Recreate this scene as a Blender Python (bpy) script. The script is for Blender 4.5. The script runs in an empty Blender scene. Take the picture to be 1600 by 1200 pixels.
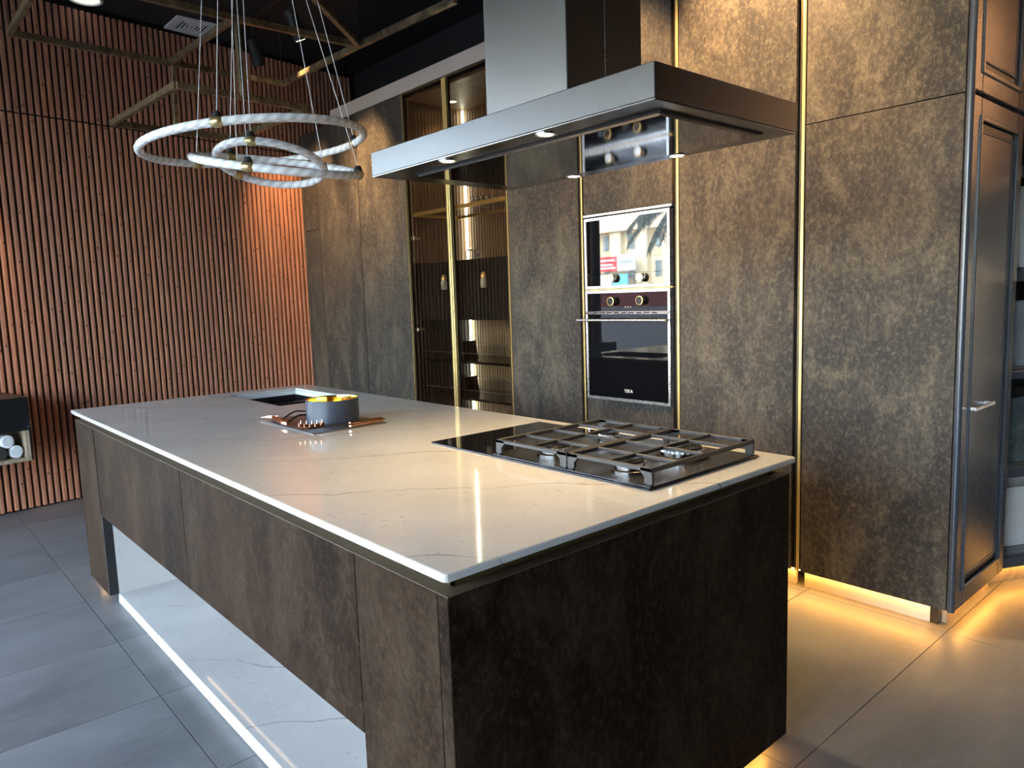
import bpy, bmesh, math, random
from mathutils import Vector, Matrix
random.seed(7)
S = bpy.context.scene
COL = S.collection
PI = math.pi

# ------------------------------------------------------------------ camera
cam_d = bpy.data.cameras.new('camera'); cam = bpy.data.objects.new('camera', cam_d); COL.objects.link(cam)
CR = [[0.661571, -0.746929, -0.066488], [0.749172, 0.654481, 0.101961], [-0.032642, -0.117266, 0.992564]]
CC = (1.0416, -0.7367, 1.4123)
cam.matrix_world = Matrix(((CR[0][0], CR[0][2], -CR[0][1], CC[0]), (CR[1][0], CR[1][2], -CR[1][1], CC[1]),
                           (CR[2][0], CR[2][2], -CR[2][1], CC[2]), (0, 0, 0, 1)))
cam_d.sensor_width = 36; cam_d.lens = 25.742; cam_d.clip_start = 0.05; cam_d.clip_end = 400
S.camera = cam

# ------------------------------------------------------------------ sky, sun, exposure
W = bpy.data.worlds.new('sky'); S.world = W; W.use_nodes = True
wn = W.node_tree; wn.nodes.clear()
wo = wn.nodes.new('ShaderNodeOutputWorld'); wb = wn.nodes.new('ShaderNodeBackground'); ws = wn.nodes.new('ShaderNodeTexSky')
ws.sky_type = 'NISHITA'; ws.sun_disc = False; ws.sun_elevation = math.radians(42); ws.sun_rotation = math.radians(0)
ws.air_density = 1.0; ws.dust_density = 1.5
wb.inputs['Strength'].default_value = 2.1
wh = wn.nodes.new('ShaderNodeHueSaturation'); wh.inputs['Saturation'].default_value = .68; wn.links.new(ws.outputs[0], wh.inputs['Color']); wn.links.new(wh.outputs[0], wb.inputs[0]); wn.links.new(wb.outputs[0], wo.inputs[0])
sd = bpy.data.lights.new('sun', 'SUN'); sd.energy = 1.6; sd.angle = math.radians(0.6); sd.color = (1, .95, .86)
sun = bpy.data.objects.new('sun', sd); COL.objects.link(sun); sun.location = (0, 20, 30)
sun.rotation_euler = Vector((-0.25, -0.80, -0.70)).to_track_quat('-Z', 'Y').to_euler()
S.view_settings.view_transform = 'Standard'; S.view_settings.look = 'None'
S.view_settings.gamma = 1.0; S.view_settings.use_curve_mapping = False
S.view_settings.exposure = 1.3

# ------------------------------------------------------------------ material helpers
def new_mat(name):
    m = bpy.data.materials.new(name); m.use_nodes = True
    nt = m.node_tree; return m, nt, nt.nodes['Principled BSDF']
def plain(name, col, rough=.5, metal=0., spec=.5, bump=0., bscale=200, coat=0.):
    m, nt, p = new_mat(name)
    p.inputs['Base Color'].default_value = (*col, 1); p.inputs['Roughness'].default_value = rough
    p.inputs['Metallic'].default_value = metal; p.inputs['Specular IOR Level'].default_value = spec
    p.inputs['Coat Weight'].default_value = coat
    tc = nt.nodes.new('ShaderNodeTexCoord'); n = nt.nodes.new('ShaderNodeTexNoise'); n.inputs['Scale'].default_value = bscale
    nt.links.new(tc.outputs['Object'], n.inputs['Vector'])
    if bump:
        b = nt.nodes.new('ShaderNodeBump'); b.inputs['Strength'].default_value = bump; b.inputs['Distance'].default_value = .002
        nt.links.new(n.outputs['Fac'], b.inputs['Height']); nt.links.new(b.outputs[0], p.inputs['Normal'])
    else:
        r = nt.nodes.new('ShaderNodeMapRange'); r.inputs[3].default_value = rough * .85; r.inputs[4].default_value = min(1, rough * 1.15)
        nt.links.new(n.outputs['Fac'], r.inputs[0]); nt.links.new(r.outputs[0], p.inputs['Roughness'])
    return m
def emit(name, col, s):
    m = bpy.data.materials.new(name); m.use_nodes = True; nt = m.node_tree; nt.nodes.clear()
    o = nt.nodes.new('ShaderNodeOutputMaterial'); e = nt.nodes.new('ShaderNodeEmission')
    e.inputs[0].default_value = (*col, 1); e.inputs[1].default_value = s; nt.links.new(e.outputs[0], o.inputs[0]); return m
def pane_mat(name, tint, ior=1.5):
    m = bpy.data.materials.new(name); m.use_nodes = True; nt = m.node_tree; nt.nodes.clear()
    o = nt.nodes.new('ShaderNodeOutputMaterial'); mx = nt.nodes.new('ShaderNodeMixShader')
    t = nt.nodes.new('ShaderNodeBsdfTransparent'); t.inputs[0].default_value = (*tint, 1)
    g = nt.nodes.new('ShaderNodeBsdfGlossy'); g.inputs['Roughness'].default_value = .01
    f = nt.nodes.new('ShaderNodeFresnel'); ge = nt.nodes.new('ShaderNodeNewGeometry'); mr = nt.nodes.new('ShaderNodeMapRange')
    mr.inputs[3].default_value = ior; mr.inputs[4].default_value = 1 / ior
    nt.links.new(ge.outputs['Backfacing'], mr.inputs[0]); nt.links.new(mr.outputs[0], f.inputs[0])
    nt.links.new(f.outputs[0], mx.inputs[0]); nt.links.new(t.outputs[0], mx.inputs[1]); nt.links.new(g.outputs[0], mx.inputs[2])
    nt.links.new(mx.outputs[0], o.inputs[0]); return m
def ramp(nt, stops):
    r = nt.nodes.new('ShaderNodeValToRGB'); e = r.color_ramp.elements
    while len(e) < len(stops): e.new(.5)
    for el, (p, c) in zip(e, stops): el.position = p; el.color = (*c, 1)
    return r
def coords(nt, scale=(1, 1, 1), rot=(0, 0, 0), rnd=0.):
    tc = nt.nodes.new('ShaderNodeTexCoord'); mp = nt.nodes.new('ShaderNodeMapping')
    mp.inputs['Scale'].default_value = scale; mp.inputs['Rotation'].default_value = rot
    nt.links.new(tc.outputs['Object'], mp.inputs['Vector'])
    if rnd:
        oi = nt.nodes.new('ShaderNodeObjectInfo'); ml = nt.nodes.new('ShaderNodeMath'); ml.operation = 'MULTIPLY'
        ml.inputs[1].default_value = rnd; nt.links.new(oi.outputs['Random'], ml.inputs[0])
        nt.links.new(ml.outputs[0], mp.inputs['Location'])
    return mp.outputs[0]
def noise(nt, vec, scale, detail=6, rough=.6, dist=0.):
    n = nt.nodes.new('ShaderNodeTexNoise'); n.inputs['Scale'].default_value = scale; n.inputs['Detail'].default_value = detail
    n.inputs['Roughness'].default_value = rough; n.inputs['Distortion'].default_value = dist
    nt.links.new(vec, n.inputs['Vector']); return n.outputs['Fac']
def mix(nt, fac, a, b, mode='MIX'):
    m = nt.nodes.new('ShaderNodeMix'); m.data_type = 'RGBA'; m.blend_type = mode
    for s, v in ((0, fac), (6, a), (7, b)):
        if isinstance(v, (int, float)): m.inputs[s].default_value = v
        elif isinstance(v, tuple): m.inputs[s].default_value = (*v, 1)
        else: nt.links.new(v, m.inputs[s])
    return m.outputs[2]
def rng(nt, v, a, b, c, d):
    r = nt.nodes.new('ShaderNodeMapRange'); nt.links.new(v, r.inputs[0])
    for i, x in enumerate((a, b, c, d)): r.inputs[i + 1].default_value = x
    return r.outputs[0]
def bump(nt, p, h, s, d=.002):
    b = nt.nodes.new('ShaderNodeBump'); b.inputs['Strength'].default_value = s; b.inputs['Distance'].default_value = d
    nt.links.new(h, b.inputs['Height']); nt.links.new(b.outputs[0], p.inputs['Normal'])

def bronze(name, dark, mid, light, flecks=.6, rough=.55, spec=.25, stretch=.5):
    m, nt, p = new_mat(name)
    v = coords(nt, (1, 1, stretch), rnd=23.)
    big = noise(nt, v, 1.7, 4, .55, .5); med = noise(nt, v, 5.5, 10, .72, .8)
    grain = noise(nt, coords(nt, (1, 1, .7), rnd=31.), 58., 8, .82, .35)
    fib = noise(nt, coords(nt, (1, 1, .8), rnd=11.), 20., 5, .6, 3.)
    c = mix(nt, rng(nt, big, .33, .67, 0, 1), dark, mid)
    c = mix(nt, rng(nt, med, .46, .70, 0, .8), c, light)
    c = mix(nt, rng(nt, med, .28, .44, .75, 0), c, tuple(x * .75 for x in dark))
    c = mix(nt, rng(nt, grain, .50, .68, 0, .8), c, tuple(x * 1.25 for x in light))
    c = mix(nt, rng(nt, grain, .32, .50, .7, 0), c, tuple(x * .6 for x in dark))
    s_ = nt.nodes.new('ShaderNodeMath'); s_.operation = 'SUBTRACT'; nt.links.new(fib, s_.inputs[0]); s_.inputs[1].default_value = .52
    a_ = nt.nodes.new('ShaderNodeMath'); a_.operation = 'ABSOLUTE'; nt.links.new(s_.outputs[0], a_.inputs[0])
    f_ = nt.nodes.new('ShaderNodeMath'); f_.operation = 'MULTIPLY'; nt.links.new(rng(nt, a_.outputs[0], 0, .018, flecks, 0), f_.inputs[0])
    nt.links.new(rng(nt, med, .50, .66, 0, 1), f_.inputs[1])
    c = mix(nt, f_.outputs[0], c, tuple(min(1, x * 1.7) for x in light))
    nt.links.new(c, p.inputs['Base Color']); p.inputs['Specular IOR Level'].default_value = spec
    nt.links.new(rng(nt, grain, .3, .7, rough * .85, rough * 1.15), p.inputs['Roughness'])
    bump(nt, p, grain, .25, .001)
    return m
M = {}
M['bronze'] = bronze('bronze_patina', (.027, .0245, .0235), (.052, .0435, .035), (.108, .091, .064), .9, .55, .15)
M['rust'] = bronze('dark_rust_patina', (.0095, .0058, .0042), (.026, .0148, .009), (.046, .030, .019), .6, .6, .03)

def quartz():
    m, nt, p = new_mat('white_quartz')
    v = coords(nt)
    tc = nt.nodes.new('ShaderNodeTexCoord'); dt = nt.nodes.new('ShaderNodeVectorMath'); dt.operation = 'DOT_PRODUCT'
    dt.inputs[1].default_value = (-1.75, 1.55, 1.1); nt.links.new(tc.outputs['Object'], dt.inputs[0])
    w = noise(nt, v, .9, 3, .5); w2 = noise(nt, v, 9., 4, .6)
    a1 = nt.nodes.new('ShaderNodeMath'); a1.operation = 'MULTIPLY_ADD'; a1.inputs[1].default_value = 1.5; nt.links.new(w, a1.inputs[0]); nt.links.new(dt.outputs['Value'], a1.inputs[2])
    a2 = nt.nodes.new('ShaderNodeMath'); a2.operation = 'MULTIPLY_ADD'; a2.inputs[1].default_value = .10; nt.links.new(w2, a2.inputs[0]); nt.links.new(a1.outputs[0], a2.inputs[2])
    fr_ = nt.nodes.new('ShaderNodeMath'); fr_.operation = 'FRACT'; nt.links.new(a2.outputs[0], fr_.inputs[0])
    s = nt.nodes.new('ShaderNodeMath'); s.operation = 'SUBTRACT'; nt.links.new(fr_.outputs[0], s.inputs[0]); s.inputs[1].default_value = .5
    ab = nt.nodes.new('ShaderNodeMath'); ab.operation = 'ABSOLUTE'; nt.links.new(s.outputs[0], ab.inputs[0])
    line = rng(nt, ab.outputs[0], .0, .0095, 1, 0)
    ml = nt.nodes.new('ShaderNodeMath'); ml.operation = 'MULTIPLY'; nt.links.new(line, ml.inputs[0])
    nt.links.new(rng(nt, noise(nt, v, 3.2, 5, .75), .36, .54, .05, .8), ml.inputs[1])
    sp = noise(nt, coords(nt, (1, 3, 3), (0, 0, .85)), 30., 5, .7)
    c = mix(nt, rng(nt, noise(nt, v, 3., 5, .6), .35, .7, 0, 1), (.45, .44, .42), (.51, .50, .48))
    c = mix(nt, rng(nt, sp, .61, .67, 0, .45), c, (.24, .22, .20))
    c = mix(nt, ml.outputs[0], c, (.10, .09, .085))
    nt.links.new(c, p.inputs['Base Color']); p.inputs['Roughness'].default_value = .06
    return m
M['quartz'] = quartz()

def slat_wood():
    m, nt, p = new_mat('red_brown_pine')
    oi = nt.nodes.new('ShaderNodeObjectInfo')
    v = coords(nt, (14, 14, .7), rnd=37.)
    g = noise(nt, v, 6., 6, .65, .6)
    c = mix(nt, rng(nt, g, .3, .7, 0, 1), (.20, .070, .038), (.53, .232, .130))
    c = mix(nt, rng(nt, oi.outputs['Random'], 0, 1, 0, .55), c, (.28, .145, .10))
    tc = nt.nodes.new('ShaderNodeTexCoord'); sx = nt.nodes.new('ShaderNodeSeparateXYZ'); nt.links.new(tc.outputs['Object'], sx.inputs[0])
    wz = nt.nodes.new('ShaderNodeMath'); wz.operation = 'MULTIPLY_ADD'; wz.inputs[1].default_value = 1.7; nt.links.new(sx.outputs[2], wz.inputs[0])
    wr_ = nt.nodes.new('ShaderNodeMath'); wr_.operation = 'MULTIPLY'; wr_.inputs[1].default_value = 733.; nt.links.new(oi.outputs['Random'], wr_.inputs[0]); nt.links.new(wr_.outputs[0], wz.inputs[2])
    k = nt.nodes.new('ShaderNodeTexVoronoi'); k.voronoi_dimensions = '1D'; k.inputs['Scale'].default_value = 1.; nt.links.new(wz.outputs[0], k.inputs['W'])
    def mth(op, a, b=None):
        q = nt.nodes.new('ShaderNodeMath'); q.operation = op
        for i_, x_ in enumerate((a, b)):
            if x_ is None: continue
            if isinstance(x_, (int, float)): q.inputs[i_].default_value = x_
            else: nt.links.new(x_, q.inputs[i_])
        return q.outputs[0]
    dz = mth('MULTIPLY', k.outputs['Distance'], .36)
    dy = mth('SUBTRACT', sx.outputs[1], mth('MULTIPLY', mth('SUBTRACT', mth('FRACT', wr_.outputs[0]), .5), .018))
    rr_ = mth('SQRT', mth('ADD', mth('MULTIPLY', dz, dz), mth('MULTIPLY', dy, dy)))
    c = mix(nt, rng(nt, rr_, .0035, .0075, .9, 0), c, (.022, .010, .007))
    nt.links.new(c, p.inputs['Base Color']); p.inputs['Roughness'].default_value = .5
    bump(nt, p, g, .2, .001); return m
M['slat'] = slat_wood()

def tile_mat():
    m, nt, p = new_mat('grey_porcelain')
    v = coords(nt, (1, .45, 1), (0, 0, .25), rnd=17.); a = noise(nt, v, 2.4, 7, .62, .6); b = noise(nt, v, 16., 6, .7, 1.)
    c = mix(nt, rng(nt, a, .3, .7, 0, 1), (.11, .113, .116), (.19, .193, .196))
    c = mix(nt, rng(nt, b, .5, .75, 0, .4), c, (.25, .25, .25))
    nt.links.new(c, p.inputs['Base Color']); nt.links.new(rng(nt, b, .3, .7, .30, .42), p.inputs['Roughness'])
    bump(nt, p, b, .08, .001); return m
M['tile'] = tile_mat()

def brushed(name, col, rough, axis=(1, 60, 60), metal=1.):
    m, nt, p = new_mat(name)
    n = noise(nt, coords(nt, axis), 12., 4, .6)
    nt.links.new(mix(nt, rng(nt, n, .3, .7, 0, 1), tuple(x * .93 for x in col), col), p.inputs['Base Color'])
    p.inputs['Metallic'].default_value = metal
    nt.links.new(rng(nt, n, .3, .7, rough * .85, rough * 1.15), p.inputs['Roughness']); bump(nt, p, n, .04, .0005)
    return m
M['steel'] = brushed('brushed_steel', (.085, .089, .095), .34)
M['steel_v'] = brushed('brushed_steel_upright', (.135, .14, .147), .36, (60, 60, 1))
M['steel_dark'] = plain('dark_polished_steel', (.16, .15, .145), .22, 1.)
M['mirror_dark'] = plain('dark_mirror_steel', (.22, .205, .20), .045, 1.)
M['alu'] = plain('satin_aluminium', (.72, .73, .75), .28, 1.)
M['gold'] = plain('brushed_gold', (.85, .62, .24), .34, .75)
M['antique'] = plain('antique_gold', (.50, .38, .18), .3, .85)
M['brass_dark'] = plain('dark_bronze_metal', (.10, .075, .04), .38, .9)
def worn_brass():
    m, nt, p = new_mat('worn_brass'); v = coords(nt, (1, 1, 1)); a = noise(nt, v, 9., 6, .7, .8)
    nt.links.new(mix(nt, rng(nt, a, .35, .68, 0, 1), (.33, .26, .15), (.07, .05, .028)), p.inputs['Base Color'])
    p.inputs['Metallic'].default_value = .75; p.inputs['Roughness'].default_value = .42; return m
M['brass'] = worn_brass()
M['black'] = plain('matt_black', (.008, .008, .009), .6)
M['ceil'] = plain('black_paint', (.006, .006, .007), .8, bump=.2, bscale=60)
M['blackwall'] = plain('black_plaster', (.008, .0078, .008), .75, bump=.3, bscale=25)
M['hobglass'] = plain('black_ceramic_glass', (.006, .006, .007), .035, 0, .6)
M['ovenglass'] = plain('black_oven_glass', (.004, .004, .005), .02, 0, .28)
M['microglass'] = plain('mirror_black_glass', (.10, .10, .10), .015, 1.)
M['iron'] = plain('cast_iron', (.028, .028, .031), .42, .1, bump=.15, bscale=300)
M['enamel'] = plain('black_enamel', (.012, .012, .013), .25)
M['slate'] = plain('slate_blue_lacquer', (.042, .050, .066), .26, 0, .8)
M['slatemould'] = plain('dark_slate_moulding', (.014, .016, .021), .35, 0, .3)
M['gutter'] = plain('brown_gold_profile', (.17, .125, .06), .4, .5)
M['navy'] = plain('navy_enamel', (.035, .045, .068), .42, bump=.1, bscale=400)
M['goldpot'] = plain('polished_gold', (.95, .66, .20), .12, 1.)
M['copper'] = plain('polished_copper', (.72, .36, .22), .16, 1.)
M['plate'] = brushed('grey_metal_plate', (.16, .17, .185), .3, (60, 1, 60), .7)
M['white'] = plain('white_paint', (.62, .62, .61), .5)
M['offwhite'] = plain('pale_stone_board', (.44, .37, .31), .55, bump=.1, bscale=30)
M['towel'] = plain('white_towelling', (.75, .76, .80), .9, bump=.8, bscale=300)
M['towel_dark'] = plain('dark_towelling', (.05, .042, .04), .9, bump=.8, bscale=300)
M['acrylic'] = None
M['glass'] = pane_mat('clear_glass', (.96, .97, .97))
M['bronzeglass'] = pane_mat('bronze_tinted_glass', (.80, .74, .66), 1.55)
M['shopglass'] = pane_mat('shop_glass', (.93, .96, .97))
M['warm'] = emit('warm_led', (1., .43, .07), 25.)
M['warm_low'] = emit('dim_warm_led', (1., .55, .2), 14.)
M['warmdot'] = emit('warm_led_dot', (1., .62, .3), 4.5)
M['hoodled'] = emit('warm_lamp', (1., .80, .50), 14.)
M['coolled'] = emit('neutral_led', (.86, .97, .88), 9.)
M['lampwhite'] = emit('white_lamp', (1., .93, .82), .45)
def acrylic():
    m, nt, p = new_mat('twisted_clear_acrylic')
    uv = nt.nodes.new('ShaderNodeTexCoord'); w = nt.nodes.new('ShaderNodeTexWave'); w.bands_direction = 'DIAGONAL'
    mp = nt.nodes.new('ShaderNodeMapping'); mp.inputs['Scale'].default_value = (1, 1, 0)
    nt.links.new(uv.outputs['UV'], mp.inputs[0]); nt.links.new(mp.outputs[0], w.inputs['Vector']); w.inputs['Scale'].default_value = 1.
    nt.links.new(mix(nt, w.outputs['Fac'], (.62, .62, .63), (.88, .89, .91)), p.inputs['Base Color'])
    p.inputs['Roughness'].default_value = .18; p.inputs['Transmission Weight'].default_value = .15; p.inputs['IOR'].default_value = 1.3
    bump(nt, p, w.outputs['Fac'], .5, .002); return m
M['acrylic'] = acrylic()
def wood(name, a, b, sc=(12, 12, .8)):
    m, nt, p = new_mat(name); g = noise(nt, coords(nt, sc, rnd=5.), 5., 7, .65, .8)
    nt.links.new(mix(nt, rng(nt, g, .3, .7, 0, 1), a, b), p.inputs['Base Color']); p.inputs['Roughness'].default_value = .5
    bump(nt, p, g, .15, .001); return m
M['walnut'] = wood('walnut', (.12, .070, .036), (.26, .165, .095))
M['oak'] = wood('weathered_oak', (.20, .15, .10), (.42, .34, .25))
M['blackwood'] = plain('black_stained_wood', (.006, .005, .0055), .5, 0, .3)
def marble():
    m, nt, p = new_mat('black_marble'); v = coords(nt, (1, 1, 1), (.4, .3, .2))
    n = noise(nt, v, 4., 5, .6, 1.2)
    s = nt.nodes.new('ShaderNodeMath'); s.operation = 'SUBTRACT'; nt.links.new(n, s.inputs[0]); s.inputs[1].default_value = .5
    ab = nt.nodes.new('ShaderNodeMath'); ab.operation = 'ABSOLUTE'; nt.links.new(s.outputs[0], ab.inputs[0])
    ml = nt.nodes.new('ShaderNodeMath'); ml.operation = 'MULTIPLY'; nt.links.new(rng(nt, ab.outputs[0], 0, .012, 1, 0), ml.inputs[0])
    nt.links.new(rng(nt, noise(nt, v, 6., 3), .5, .62, 0, .6), ml.inputs[1])
    nt.links.new(mix(nt, ml.outputs[0], (.010, .011, .012), (.35, .37, .38)), p.inputs['Base Color']); p.inputs['Roughness'].default_value = .3; return m
M['marble'] = marble()
def sample(name, a, b, sc, rough=.4):
    m, nt, p = new_mat(name); n = noise(nt, coords(nt), sc, 6, .65, 1.)
    nt.links.new(mix(nt, rng(nt, n, .35, .65, 0, 1), a, b), p.inputs['Base Color']); p.inputs['Roughness'].default_value = rough; return m
M['s_white'] = sample('white_sample', (.62, .63, .62), (.72, .73, .72), 3)
M['s_grey'] = sample('grey_blue_sample', (.22, .25, .28), (.32, .35, .38), 5)
M['s_green'] = sample('dark_green_sample', (.045, .06, .065), (.10, .125, .13), 18, .25)
M['s_black'] = sample('black_sample', (.008, .008, .009), (.02, .02, .022), 9, .25)
M['s_terrazzo'] = sample('speckled_sample', (.36, .33, .29), (.70, .68, .64), 55)
M['kick'] = brushed('satin_kick_plate', (.62, .58, .52), .35, (60, 1, 1), 0.)
M['kickstone'] = sample('veined_stone_kick', (.24, .18, .10), (.44, .36, .24), 7, .3)
M['facade'] = plain('cream_render', (.80, .68, .47), .8, bump=.1, bscale=3)
M['facade2'] = plain('peach_render', (.72, .55, .38), .8, bump=.1, bscale=3)
M['fwin'] = plain('blue_grey_window', (.16, .22, .25), .1)
M['signred'] = plain('red_sign', (.62, .03, .05), .5)
M['signwhite'] = plain('pale_sign', (.66, .72, .78), .5)
M['signcyan'] = plain('sky_blue_board', (.15, .55, .85), .5)
M['signink'] = plain('grey_ink', (.12, .14, .16), .6)
M['pave'] = plain('pavement', (.15, .15, .15), .8, bump=.2, bscale=4)
M['frond'] = plain('palm_frond', (.012, .014, .008), .8)
M['bark'] = plain('palm_bark', (.12, .09, .06), .9)
M['soffit_brown'] = plain('added_soffit_brown', (.30, .17, .10), .7, bump=.2, bscale=20)  # only for the unseen soffit added as a warm reflection
M['grout'] = plain('dark_grout', (.03, .03, .03), .9)
M['wire'] = plain('pale_cable', (.62, .62, .62), .5)
M['lit_ledge'] = plain('lightened_rust_edge', (.075, .050, .030), .5)  # lightened panel tone, light on the top edge put into the colour
M['darkred'] = plain('dark_red_paint', (.12, .01, .02), .4)

# ------------------------------------------------------------------ mesh helpers
def nb(): return bmesh.new()
def box(bm, x0, x1, y0, y1, z0, z1, b=0., seg=1):
    r = bmesh.ops.create_cube(bm, size=1.); vs = r['verts']
    for v in vs:
        v.co = Vector(((x0 + x1) / 2 + v.co.x * (x1 - x0), (y0 + y1) / 2 + v.co.y * (y1 - y0), (z0 + z1) / 2 + v.co.z * (z1 - z0)))
    if b:
        es = list({e for v in vs for e in v.link_edges})
        bmesh.ops.bevel(bm, geom=es, offset=b, segments=seg, affect='EDGES', profile=.5, clamp_overlap=True)
    return bm
def prism(bm, pts, fn, d0, d1):
    """pts 2D outline; fn(u,v,d) -> 3D"""
    a = [bm.verts.new(fn(u, v, d0)) for u, v in pts]; b = [bm.verts.new(fn(u, v, d1)) for u, v in pts]
    n = len(pts); bm.faces.new(a); bm.faces.new(b[::-1])
    for i in range(n): bm.faces.new((a[i], b[i], b[(i + 1) % n], a[(i + 1) % n]))
    bmesh.ops.recalc_face_normals(bm, faces=bm.faces); return bm
def cyl(bm, p0, p1, r0, r1=None, seg=16):
    r1 = r0 if r1 is None else r1
    p0 = Vector(p0); p1 = Vector(p1); d = p1 - p0
    mt = Matrix.Translation((p0 + p1) / 2) @ d.to_track_quat('Z', 'Y').to_matrix().to_4x4()
    bmesh.ops.create_cone(bm, cap_ends=True, cap_tris=False, segments=seg, radius1=r0, radius2=r1, depth=d.length, matrix=mt); return bm
def sph(bm, c, r, sc=(1, 1, 1), u=16, v=10):
    bmesh.ops.create_uvsphere(bm, u_segments=u, v_segments=v, radius=r, matrix=Matrix.Translation(c) @ Matrix.Diagonal((*sc, 1))); return bm
def lathe(bm, prof, c=(0, 0, 0), seg=32, cap=False):
    rings = []
    for r, z in prof:
        rings.append([bm.verts.new((c[0] + r * math.cos(2 * PI * i / seg), c[1] + r * math.sin(2 * PI * i / seg), c[2] + z)) for i in range(seg)])
    for a, b in zip(rings, rings[1:]):
        for i in range(seg): bm.faces.new((a[i], a[(i + 1) % seg], b[(i + 1) % seg], b[i]))
    if cap and prof[0][0] > 1e-5: bm.faces.new(rings[0][::-1])
    if cap and prof[-1][0] > 1e-5: bm.faces.new(rings[-1])
    return bm
def tube(bm, pts, r, seg=8, closed=False, uvs=None, radii=None):
    pts = [Vector(p) for p in pts]; n = len(pts); rings = []; up = None
    for i, p in enumerate(pts):
        a = pts[(i - 1) % n] if (closed or i > 0) else p; b = pts[(i + 1) % n] if (closed or i < n - 1) else p
        t = (b - a).normalized()
        if up is None: up = t.orthogonal().normalized()
        up = (up - t * up.dot(t)).normalized(); s = t.cross(up); rr = radii[i] if radii else r
        rings.append([bm.verts.new(p + rr * (math.cos(2 * PI * k / seg) * up + math.sin(2 * PI * k / seg) * s)) for k in range(seg)])
    ul = bm.loops.layers.uv.new('UVMap') if uvs else None
    m = n if closed else n - 1
    for i in range(m):
        A = rings[i]; B = rings[(i + 1) % n]
        for k in range(seg):
            f = bm.faces.new((A[k], A[(k + 1) % seg], B[(k + 1) % seg], B[k]))
            if ul:
                for l, (uu, vv) in zip(f.loops, ((i, k), (i, k + 1), (i + 1, k + 1), (i + 1, k))): l[ul].uv = (uu / m * uvs[0], vv / seg * uvs[1])
    if not closed: bm.faces.new(rings[0][::-1]); bm.faces.new(rings[-1])
    return bm
def fin(me, sharp=35):
    for p in me.polygons: p.use_smooth = True
    me.set_sharp_from_angle(angle=math.radians(sharp))
WORLD = {}
def props(o, label=None, cat=None, group=None, kind=None):
    if label: o['label'] = label
    if cat: o['category'] = cat
    if group: o['group'] = group
    if kind: o['kind'] = kind
    return o
def wm(o):
    return WORLD.get(o.name, Matrix.Identity(4)) if o else Matrix.Identity(4)
def thing(name, label, cat, loc=(0, 0, 0), rz=0., group=None):
    o = bpy.data.objects.new(name, None); COL.objects.link(o); o.empty_display_size = .05
    o.location = loc; o.rotation_euler = (0, 0, rz)
    WORLD[o.name] = Matrix.Translation(loc) @ Matrix.Rotation(rz, 4, 'Z')
    return props(o, label, cat, group)
def obj(name, bm, mat, parent=None, origin=None, local=False, label=None, kind=None, sharp=35):
    """mesh object from a bmesh in WORLD coordinates (or parent-local ones with local=True)"""
    me = bpy.data.meshes.new(name); P = wm(parent)
    if local:
        W_ = P
    else:
        og = Vector(origin) if origin is not None else (P.translation if parent else Vector((0, 0, 0)))
        W_ = Matrix.Translation(og) if not parent else (P if origin is None else Matrix.Translation(og) @ P.to_3x3().to_4x4())
        bm.transform(W_.inverted())
    bm.normal_update(); bm.to_mesh(me); bm.free(); fin(me, sharp)
    me.materials.append(M[mat] if isinstance(mat, str) else mat)
    o = bpy.data.objects.new(name, me); COL.objects.link(o)
    if parent: o.parent = parent
    o.matrix_local = P.inverted() @ W_
    WORLD[o.name] = W_
    if label: o['label'] = label
    if kind: o['kind'] = kind
    return o
def B(name, mat, parent, *a, b=0., **k):
    bm = nb(); box(bm, *a, b=b); return obj(name, bm, mat, parent, **k)
def mesh_from(bm, name, mat):
    me = bpy.data.meshes.new(name); bm.normal_update(); bm.to_mesh(me); bm.free(); fin(me); me.materials.append(M[mat]); return me
def inst(name, me, parent, loc, rot=(0, 0, 0)):
    o = bpy.data.objects.new(name, me); COL.objects.link(o); o.parent = parent; o.location = loc; o.rotation_euler = rot; return o
def text(name, s, size, mat, parent, mtx, ext=.0004):
    c = bpy.data.curves.new(name, 'FONT'); c.body = s; c.size = size; c.extrude = ext; c.align_x = 'CENTER'; c.align_y = 'CENTER'
    t = bpy.data.objects.new('tmp', c); COL.objects.link(t); dg = bpy.context.evaluated_depsgraph_get()
    me = bpy.data.meshes.new_from_object(t.evaluated_get(dg)); bpy.data.objects.remove(t)
    me.materials.clear(); me.materials.append(M[mat]); o = bpy.data.objects.new(name, me); COL.objects.link(o)
    o.parent = parent; o.matrix_local = wm(parent).inverted() @ mtx; return o
def point_light(name, parent, loc, typ, energy, col, target=None, size=.03, angle=60, blend=.6):
    l = bpy.data.lights.new(name, typ); l.energy = energy; l.color = col; l.shadow_soft_size = size
    if typ == 'SPOT': l.spot_size = math.radians(angle); l.spot_blend = blend
    o = bpy.data.objects.new(name, l); COL.objects.link(o)
    mt = Matrix.Translation(loc)
    if target is not None: mt = mt @ (Vector(target) - Vector(loc)).to_track_quat('-Z', 'Y').to_matrix().to_4x4()
    o.parent = parent; o.matrix_local = wm(parent).inverted() @ mt; return o

YW = 2.448          # front plane of the tall cabinets
WARM = (1., .62, .30); WARM2 = (1., .76, .46)

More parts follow.
